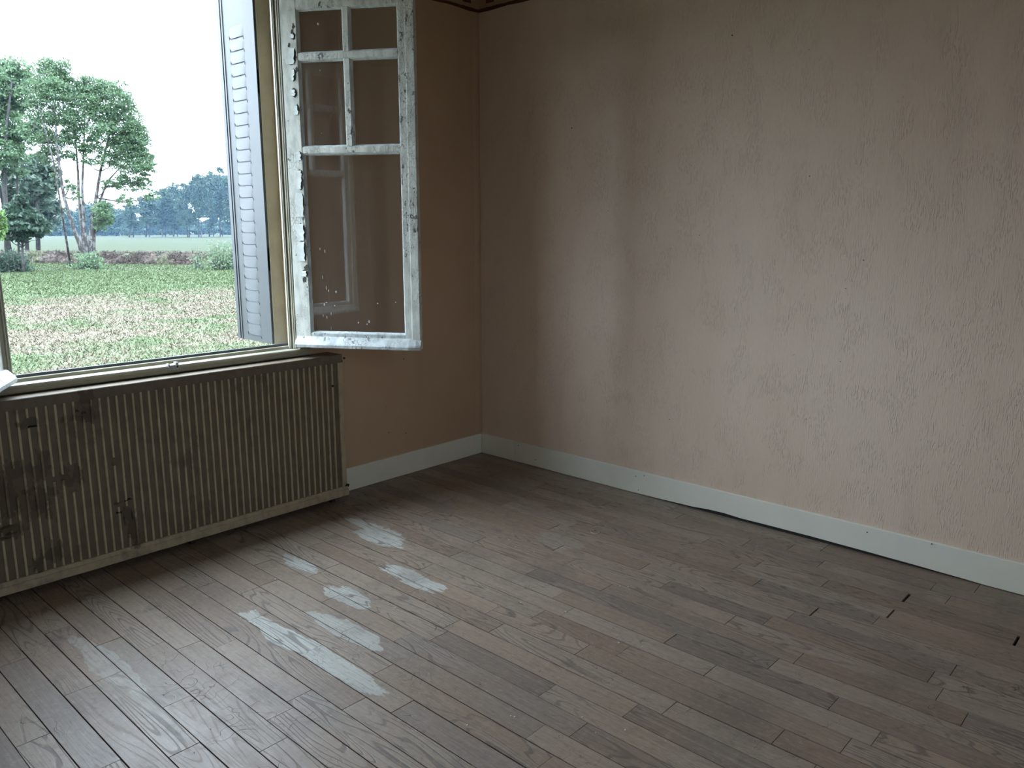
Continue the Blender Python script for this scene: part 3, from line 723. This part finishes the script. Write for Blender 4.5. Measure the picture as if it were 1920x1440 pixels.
# main many-stemmed tree on the bank
tree('ash_tree', 'tall many-stemmed tree with airy crown standing on the dry bank', None, 50,
  [[(160,495,7), (150,460,5.5), (135,420,4.5), (120,370,4), (112,320,3.5), (107,270,2.8), (103,215,2), (98,160,1)],
   [(163,495,6), (157,455,5), (152,415,4.5), (148,370,3.5), (146,320,3), (142,270,2.2), (138,200,1.2)],
   [(165,495,6), (160,450,5), (156,400,4), (154,350,3.2), (156,300,2.5), (158,240,1.8), (160,175,1)],
   [(172,495,7), (170,450,6), (173,410,5), (180,370,4.2), (188,320,3.4), (200,270,2.6), (212,220,1.8), (222,180,1)],
   [(174,495,6), (176,440,4.5), (184,385,3.5), (200,340,2.6), (225,310,1.8), (255,300,1.0)],
   [(118,360,3), (100,300,2), (85,250,1.4), (72,200,.8)]],
  [(85,135,26,22), (112,132,24,20), (75,170,24,24), (105,175,28,24), (130,165,22,20), (90,215,26,22), (125,215,26,22), (155,160,18,18), (175,165,24,20), (160,200,26,24),
   (200,170,22,18), (195,205,26,24), (225,180,22,20), (235,205,24,22), (250,230,22,22), (220,240,28,24), (190,245,26,20), (150,245,24,20), (255,255,22,20), (235,275,28,22),
   (265,290,22,18), (245,310,26,20), (275,315,18,14), (215,300,20,16), (260,345,22,14), (230,340,18,14), (205,345,14,10), (285,300,10,10), (75,255,22,18), (105,265,22,18),
   (195,395,18,18), (190,420,14,14), (205,410,10,12), (235,375,14,10), (285,370,12,8), (130,350,10,12), (145,370,8,10), (150,280,16,12), (175,275,18,14), (165,305,12,8), (125,290,14,10), (95,290,14,14), (105,320,10,8), (190,300,12,10), (222,262,20,16), (110,150,20,16), (60,200,16,14), (270,335,12,10), (170,190,22,18), (60,230,18,16), (80,290,16,12), (255,265,22,20), (130,255,14,14)],
  M['leafA'], M['bark'], 4.0, .062)
tree('ash_tree', 'tall tree cut by the left side of the window view', None, 56,
  [[(14,500,7), (12,420,6), (8,340,5), (10,280,4), (16,210,3), (22,160,2)], [(5,330,3), (-15,270,3), (-35,200,2)], [(12,300,3), (30,240,2), (45,200,1)]],
  [(5,130,28,24), (30,128,22,20), (45,155,18,20), (15,165,28,24), (-15,150,28,24), (40,190,22,20), (5,205,28,22), (-20,200,24,24), (35,235,24,20), (50,250,18,16), (10,250,26,20),
   (0,290,28,20), (35,285,22,18), (-20,260,24,24), (-25,310,24,24), (20,320,20,14)], M['leafA'], M['barkd'], 2.6, .095)
tree('oak_tree', 'olive green bushy tree behind the small dark tree', None, 66, [[(70,470,6), (70,400,5), (68,340,3)]],
  [(40,325,26,20), (70,310,24,18), (90,325,20,18), (60,345,28,20), (85,350,22,18), (20,350,26,22), (100,345,12,14), (50,375,28,20)], M['leafC'], M['barkd'], 1.5, .17)
tree('poplar_tree', 'blue-grey hazy tree between the dark tree and the many-stemmed one', None, 85, [[(50,465,5), (48,400,4), (45,350,3)]],
  [(38,350,20,26), (55,365,24,20), (80,375,24,20), (90,400,22,20), (65,400,26,22), (35,390,24,24), (100,385,12,16), (75,425,24,14)], M['leafC'], M['barkd'], 1.8, .2)
tree('hornbeam_tree', 'small dark spreading tree on the left end of the bank', None, 46,
  [[(42,490,3), (42,465,2.6), (41,430,2.2), (38,395,1.6), (36,365,.8)]],
  [(38,375,12,12), (30,390,16,10), (50,395,14,10), (40,405,24,10), (22,410,18,10), (60,412,18,8), (78,420,14,6), (40,425,28,9), (15,425,16,8), (66,428,20,7), (88,428,10,5), (30,440,22,8), (55,440,18,7), (45,452,12,5), (8,440,14,8)],
  M['leafB'], M['barkd'], 2.6, .11)
tree('hazel_bush', 'bright green leaf tips at the very left edge of the window view', None, 30, [[(-20,520,3), (-18,450,2), (-8,420,1)]],
  [(0,405,9,10), (4,425,8,8), (-12,415,12,14), (2,440,6,5), (-14,440,12,12)], M['leafD'], M['barkd'], 1.6, .09)
# hazy row of trees at the far edge of the field
k = 0
row = [(245,400,16,26,'low round'), (275,385,20,32,'broad'), (305,378,22,38,'broad'), (328,372,20,44,'tall'), (350,370,20,44,'broad'), (372,362,18,50,'tall'), (395,358,18,52,'tall'), (412,352,18,56,'tallest'), (435,358,20,50,'tall'), (455,362,20,46,'tall')]
for i, (px, py, rx, ry, ad) in enumerate(row):
    bl = [(px+random.uniform(-.5, .5)*rx, py+random.uniform(-.35, 1.0)*ry, rx*random.uniform(.55, .8), ry*random.uniform(.3, .42)) for _ in range(10)]+[(px, py-ry*.35, rx*.6, ry*.3)]
    od = ['first', 'second', 'third', 'fourth', 'fifth', 'sixth', 'seventh', 'eighth', 'ninth', 'tenth']
    tree('far_tree', ['hazy blue tree in the distant row, mostly hidden behind the shutter', 'hazy blue tree in the distant row, nearest the shutter edge'][0 if i == 9 else 1] if i >= 8 else
         'hazy blue %s tree in the distant row, %s from the shutter edge' % (ad, od[8-i]), 'hazy trees of the distant row', 228+random.uniform(-8, 12),
         [[(px+random.uniform(-3, 3), 443, 2.0), (px, 425, 1.6), (px+random.uniform(-4, 4), 400, 1.3)], [(px+5, 443, 1.3), (px+6, 425, 1.1), (px+3, 400, 1)]], bl, M['leafF'], M['barkd'], 4.5, .30, twig=False)
low = [(95,428,16,14), (112,415,18,24), (130,408,20,30), (155,405,18,34), (175,402,18,36), (198,400,18,34), (220,408,18,30), (238,412,16,24)]
for li, (px, py, rx, ry) in enumerate(low):
    bl = [(px+random.uniform(-.5, .5)*rx, py+random.uniform(-.3, .8)*ry, rx*random.uniform(.6, .8), ry*random.uniform(.35, .5)) for _ in range(8)]
    tree('far_tree', 'dim blue woodland tree far off beyond the field, %s from the left behind the stems' % ['first', 'second', 'third', 'fourth', 'fifth', 'sixth', 'seventh', 'eighth'][li], 'woodland trees behind the stems', 275+random.uniform(-8, 12), [[(px, 441, 1.6), (px, 425, 1.4), (px+1, 410, 1.1)]], bl, M['leafF'], M['barkd'], 3.5, .42, twig=False)
# undergrowth closing the gaps below the far row
bl = [(x, 428+random.uniform(-6, 4), 14, 13) for x in range(70, 490, 9)]
C_, U, V_ = leaves(bl, 300, 5.0, .5)
tag(quads('far_hedge', C_, U, V_, M['leafF']), 'dim blue hedge under the far woodland', 'hedge', None, 'stuff')

# dry bank across the meadow
a0, a1 = on_z(-140, 492, GZ), on_z(640, 500, GZ); dv = a1-a0; Lb = np.linalg.norm(dv); dv /= Lb; nv = np.array([-dv[1], dv[0], 0]);
if nv[1] < 0: nv = -nv
nb_, mb_ = 260, 9; V = []
for i in range(nb_+1):
    c = a0+dv*Lb*i/nb_
    for j in range(mb_+1):
        u = j/mb_; hh = .78*math.sin(math.pi*min(1, u*1.02))**.7 if 0 < j < mb_ else 0
        q = c+nv*(u*3.2-.3)
        hh *= .85+.5*mn.noise((q[0]*1.3, q[1]*1.3, 3)) if j not in (0, mb_) else 1
        V.append((q[0], q[1], GZ-.08+hh))
g = MB(); g.v = V; g.f = [(i*(mb_+1)+j, (i+1)*(mb_+1)+j, (i+1)*(mb_+1)+j+1, i*(mb_+1)+j+1) for i in range(nb_) for j in range(mb_)]
def m_bank():
    a = NT('dry_bracken'); n1 = a.noise(a.sc(a.pos, 3, 3, 4), 1.0, 5.0, .7, 1.0); n2 = a.noise(a.pos, .5, 2.0)
    c = a.mix(a.step(n1, .35, .65), (.040, .031, .028), (.112, .088, .072)); c = a.mix(a.step(n2, .5, .7, 0, .5), c, (.12, .15, .07))
    a.bump(n1, .3, 1.0); return a.done(c, .9, .1)
M['bank'] = m_bank()
bk = g.build('grass_bank', M['bank'], recalc=False, smooth=True)
tag(bk, 'low bank of brown dry grass crossing the meadow at the foot of the trees', 'bank')
n = 26000; tt = rng.random(n)*Lb; uu = rng.random(n)
Cb = a0+np.outer(tt, dv)+np.outer(uu*2.8-.2, nv); Cb[:, 2] = GZ-.05+.70*np.sin(np.pi*np.clip(uu, .04, .98))**.7*rng.uniform(.7, 1.1, n)
th = rng.uniform(0, 6.28, n)
Ub = np.stack([np.cos(th)*.022, np.sin(th)*.022, 0*th], 1); Vb = np.stack([rng.normal(0, .22, n), rng.normal(0, .22, n), rng.uniform(-.05, .22, n)], 1)
tag(quads('dry_stalks', Cb, Ub, Vb, M['bank'], bk, tri=True), None, None, None, 'stuff')
# green scrub on the bank
def scrub(name, label, pxs, D, mat, hgt, n, sz):
    root = empty(name, tuple(far((pxs[0]+pxs[1])/2, 492, D)[:2])+(GZ,)); o = np.array(root.location)
    CC = np.array([far(random.uniform(*pxs), 495, D+random.uniform(-1, 1)) for _ in range(n)]); CC[:, 2] = GZ
    hh = rng.random(n)*hgt; th = rng.uniform(0, 6.28, n)
    st = quads('stems', CC-o, np.stack([np.cos(th)*.012, np.sin(th)*.012, 0*th], 1), np.stack([rng.normal(0, .12, n), rng.normal(0, .12, n), .3+hh], 1), M['barkd'], root, tri=True); st['kind'] = 'stuff'
    m = n*5; c2 = np.repeat(CC, 5, 0)-o; c2[:, 2] += (.2+np.repeat(hh, 5))*rng.random(m); c2[:, :2] += rng.normal(0, .18, (m, 2))
    u = rng.normal(0, 1, (m, 3)); u /= np.linalg.norm(u, axis=1)[:, None]; v = np.cross(u, rng.normal(0, 1, (m, 3))); v /= np.linalg.norm(v, axis=1)[:, None]
    f = quads('foliage', c2, u*sz*.4, v*sz, mat, root); f['kind'] = 'stuff'
    tag(root, label, 'shrub')
scrub('bramble_shrub', 'dark tangled bramble at the foot of the small dark tree', (-30, 46), 47.5, M['leafB'], .9, 900, .08)
scrub('weed_shrub', 'green weeds round the foot of the many-stemmed tree', (146, 186), 48.5, M['leafA'], .8, 260, .08)
scrub('weed_shrub', 'tall sparse weeds on the bank beside the right window shutter', (398, 450), 45.5, M['leafA'], 1.35, 420, .07)
scrub('weed_shrub', 'few thin green stalks on the bank left of the tall weeds', (366, 382), 46, M['leafA'], .95, 50, .06)
M['barkl'] = m_plain('grey_post_wood', (.10, .10, .10), .9)
# far fence
fn = empty('field_fence', tuple(far(260, 441, 205)[:2])+(GZ,)); tag(fn, 'thin pale fence posts along the far edge of the field', 'fence')
for px in (82, 88, 118, 225, 266, 304, 342, 378, 412):
    p = far(px, 441, 205); MB().tube([(p[0]-fn.location.x, p[1]-fn.location.y, -.1), (p[0]-fn.location.x, p[1]-fn.location.y, 1.35)], .045, 6).build('post', M['barkl'], fn)
# thin morning haze over the fields
hz = MB().box(-150, 330, 25, 400, GZ+.3, 38).build('haze', None)
hm = bpy.data.materials.new('haze_air'); hm.use_nodes = True; t = hm.node_tree; t.nodes.remove(t.nodes['Principled BSDF'])
vs = t.nodes.new('ShaderNodeVolumeScatter'); vs.inputs['Color'].default_value = (.40, .68, 1, 1); vs.inputs['Density'].default_value = .00022
t.links.new(vs.outputs[0], t.nodes['Material Output'].inputs['Volume']); hz.data.materials.append(hm); hm.cycles.homogeneous_volume = True
tag(hz, 'thin bluish haze over the distant field and trees', 'haze', None, 'stuff')
# droppings and paint drips on the big pane of the right leaf, small and pale
for o in LR.children:
    if o.name.startswith('pane'): big = o; break
sm = MB(); h = np.array([-1.43+.037*nR[0], -.05+.037*nR[1]]); dd = np.array(dR)
for (px, py, w, l) in ((600,467,2,7), (609,471,2,9), (605,520,2,9), (612,540,2,11), (616,545,3,6), (630,547,5,5), (608,571,4,7), (612,567,6,2), (621,588,2,8), (613,595,2,6), (606,592,2,7),
                       (672,605,4,5), (692,603,5,7), (688,608,5,3), (708,569,4,4), (742,567,4,3), (738,570,2,2), (577,12,2,4), (596,45,6,6), (600,132,4,2), (603,250,2,3), (621,615,1,9), (589,563,2,6), (628,573,4,3)):
    # where the view ray meets the glass plane
    r_ = ray(px, py); nn_ = np.array([nR[0], nR[1], 0]); t_ = (np.array([h[0]-CAM[0], h[1]-CAM[1], 0])@nn_+.0195)/(r_@nn_)
    P = CAM+r_*t_; sx = (P[:2]-h)@dd; k = t_/F
    a, b = w*k*.32, l*k*.42
    pts = [(sx+a*math.cos(t), .0195, P[2]+b*math.sin(t)) for t in [i*math.pi/4 for i in range(8)]]
    sm.add(pts, [tuple(range(8))])
o = sm.build('paint_drips', m_plain('pale_drip', (.42, .42, .39), .6), LR); o['kind'] = 'stuff'
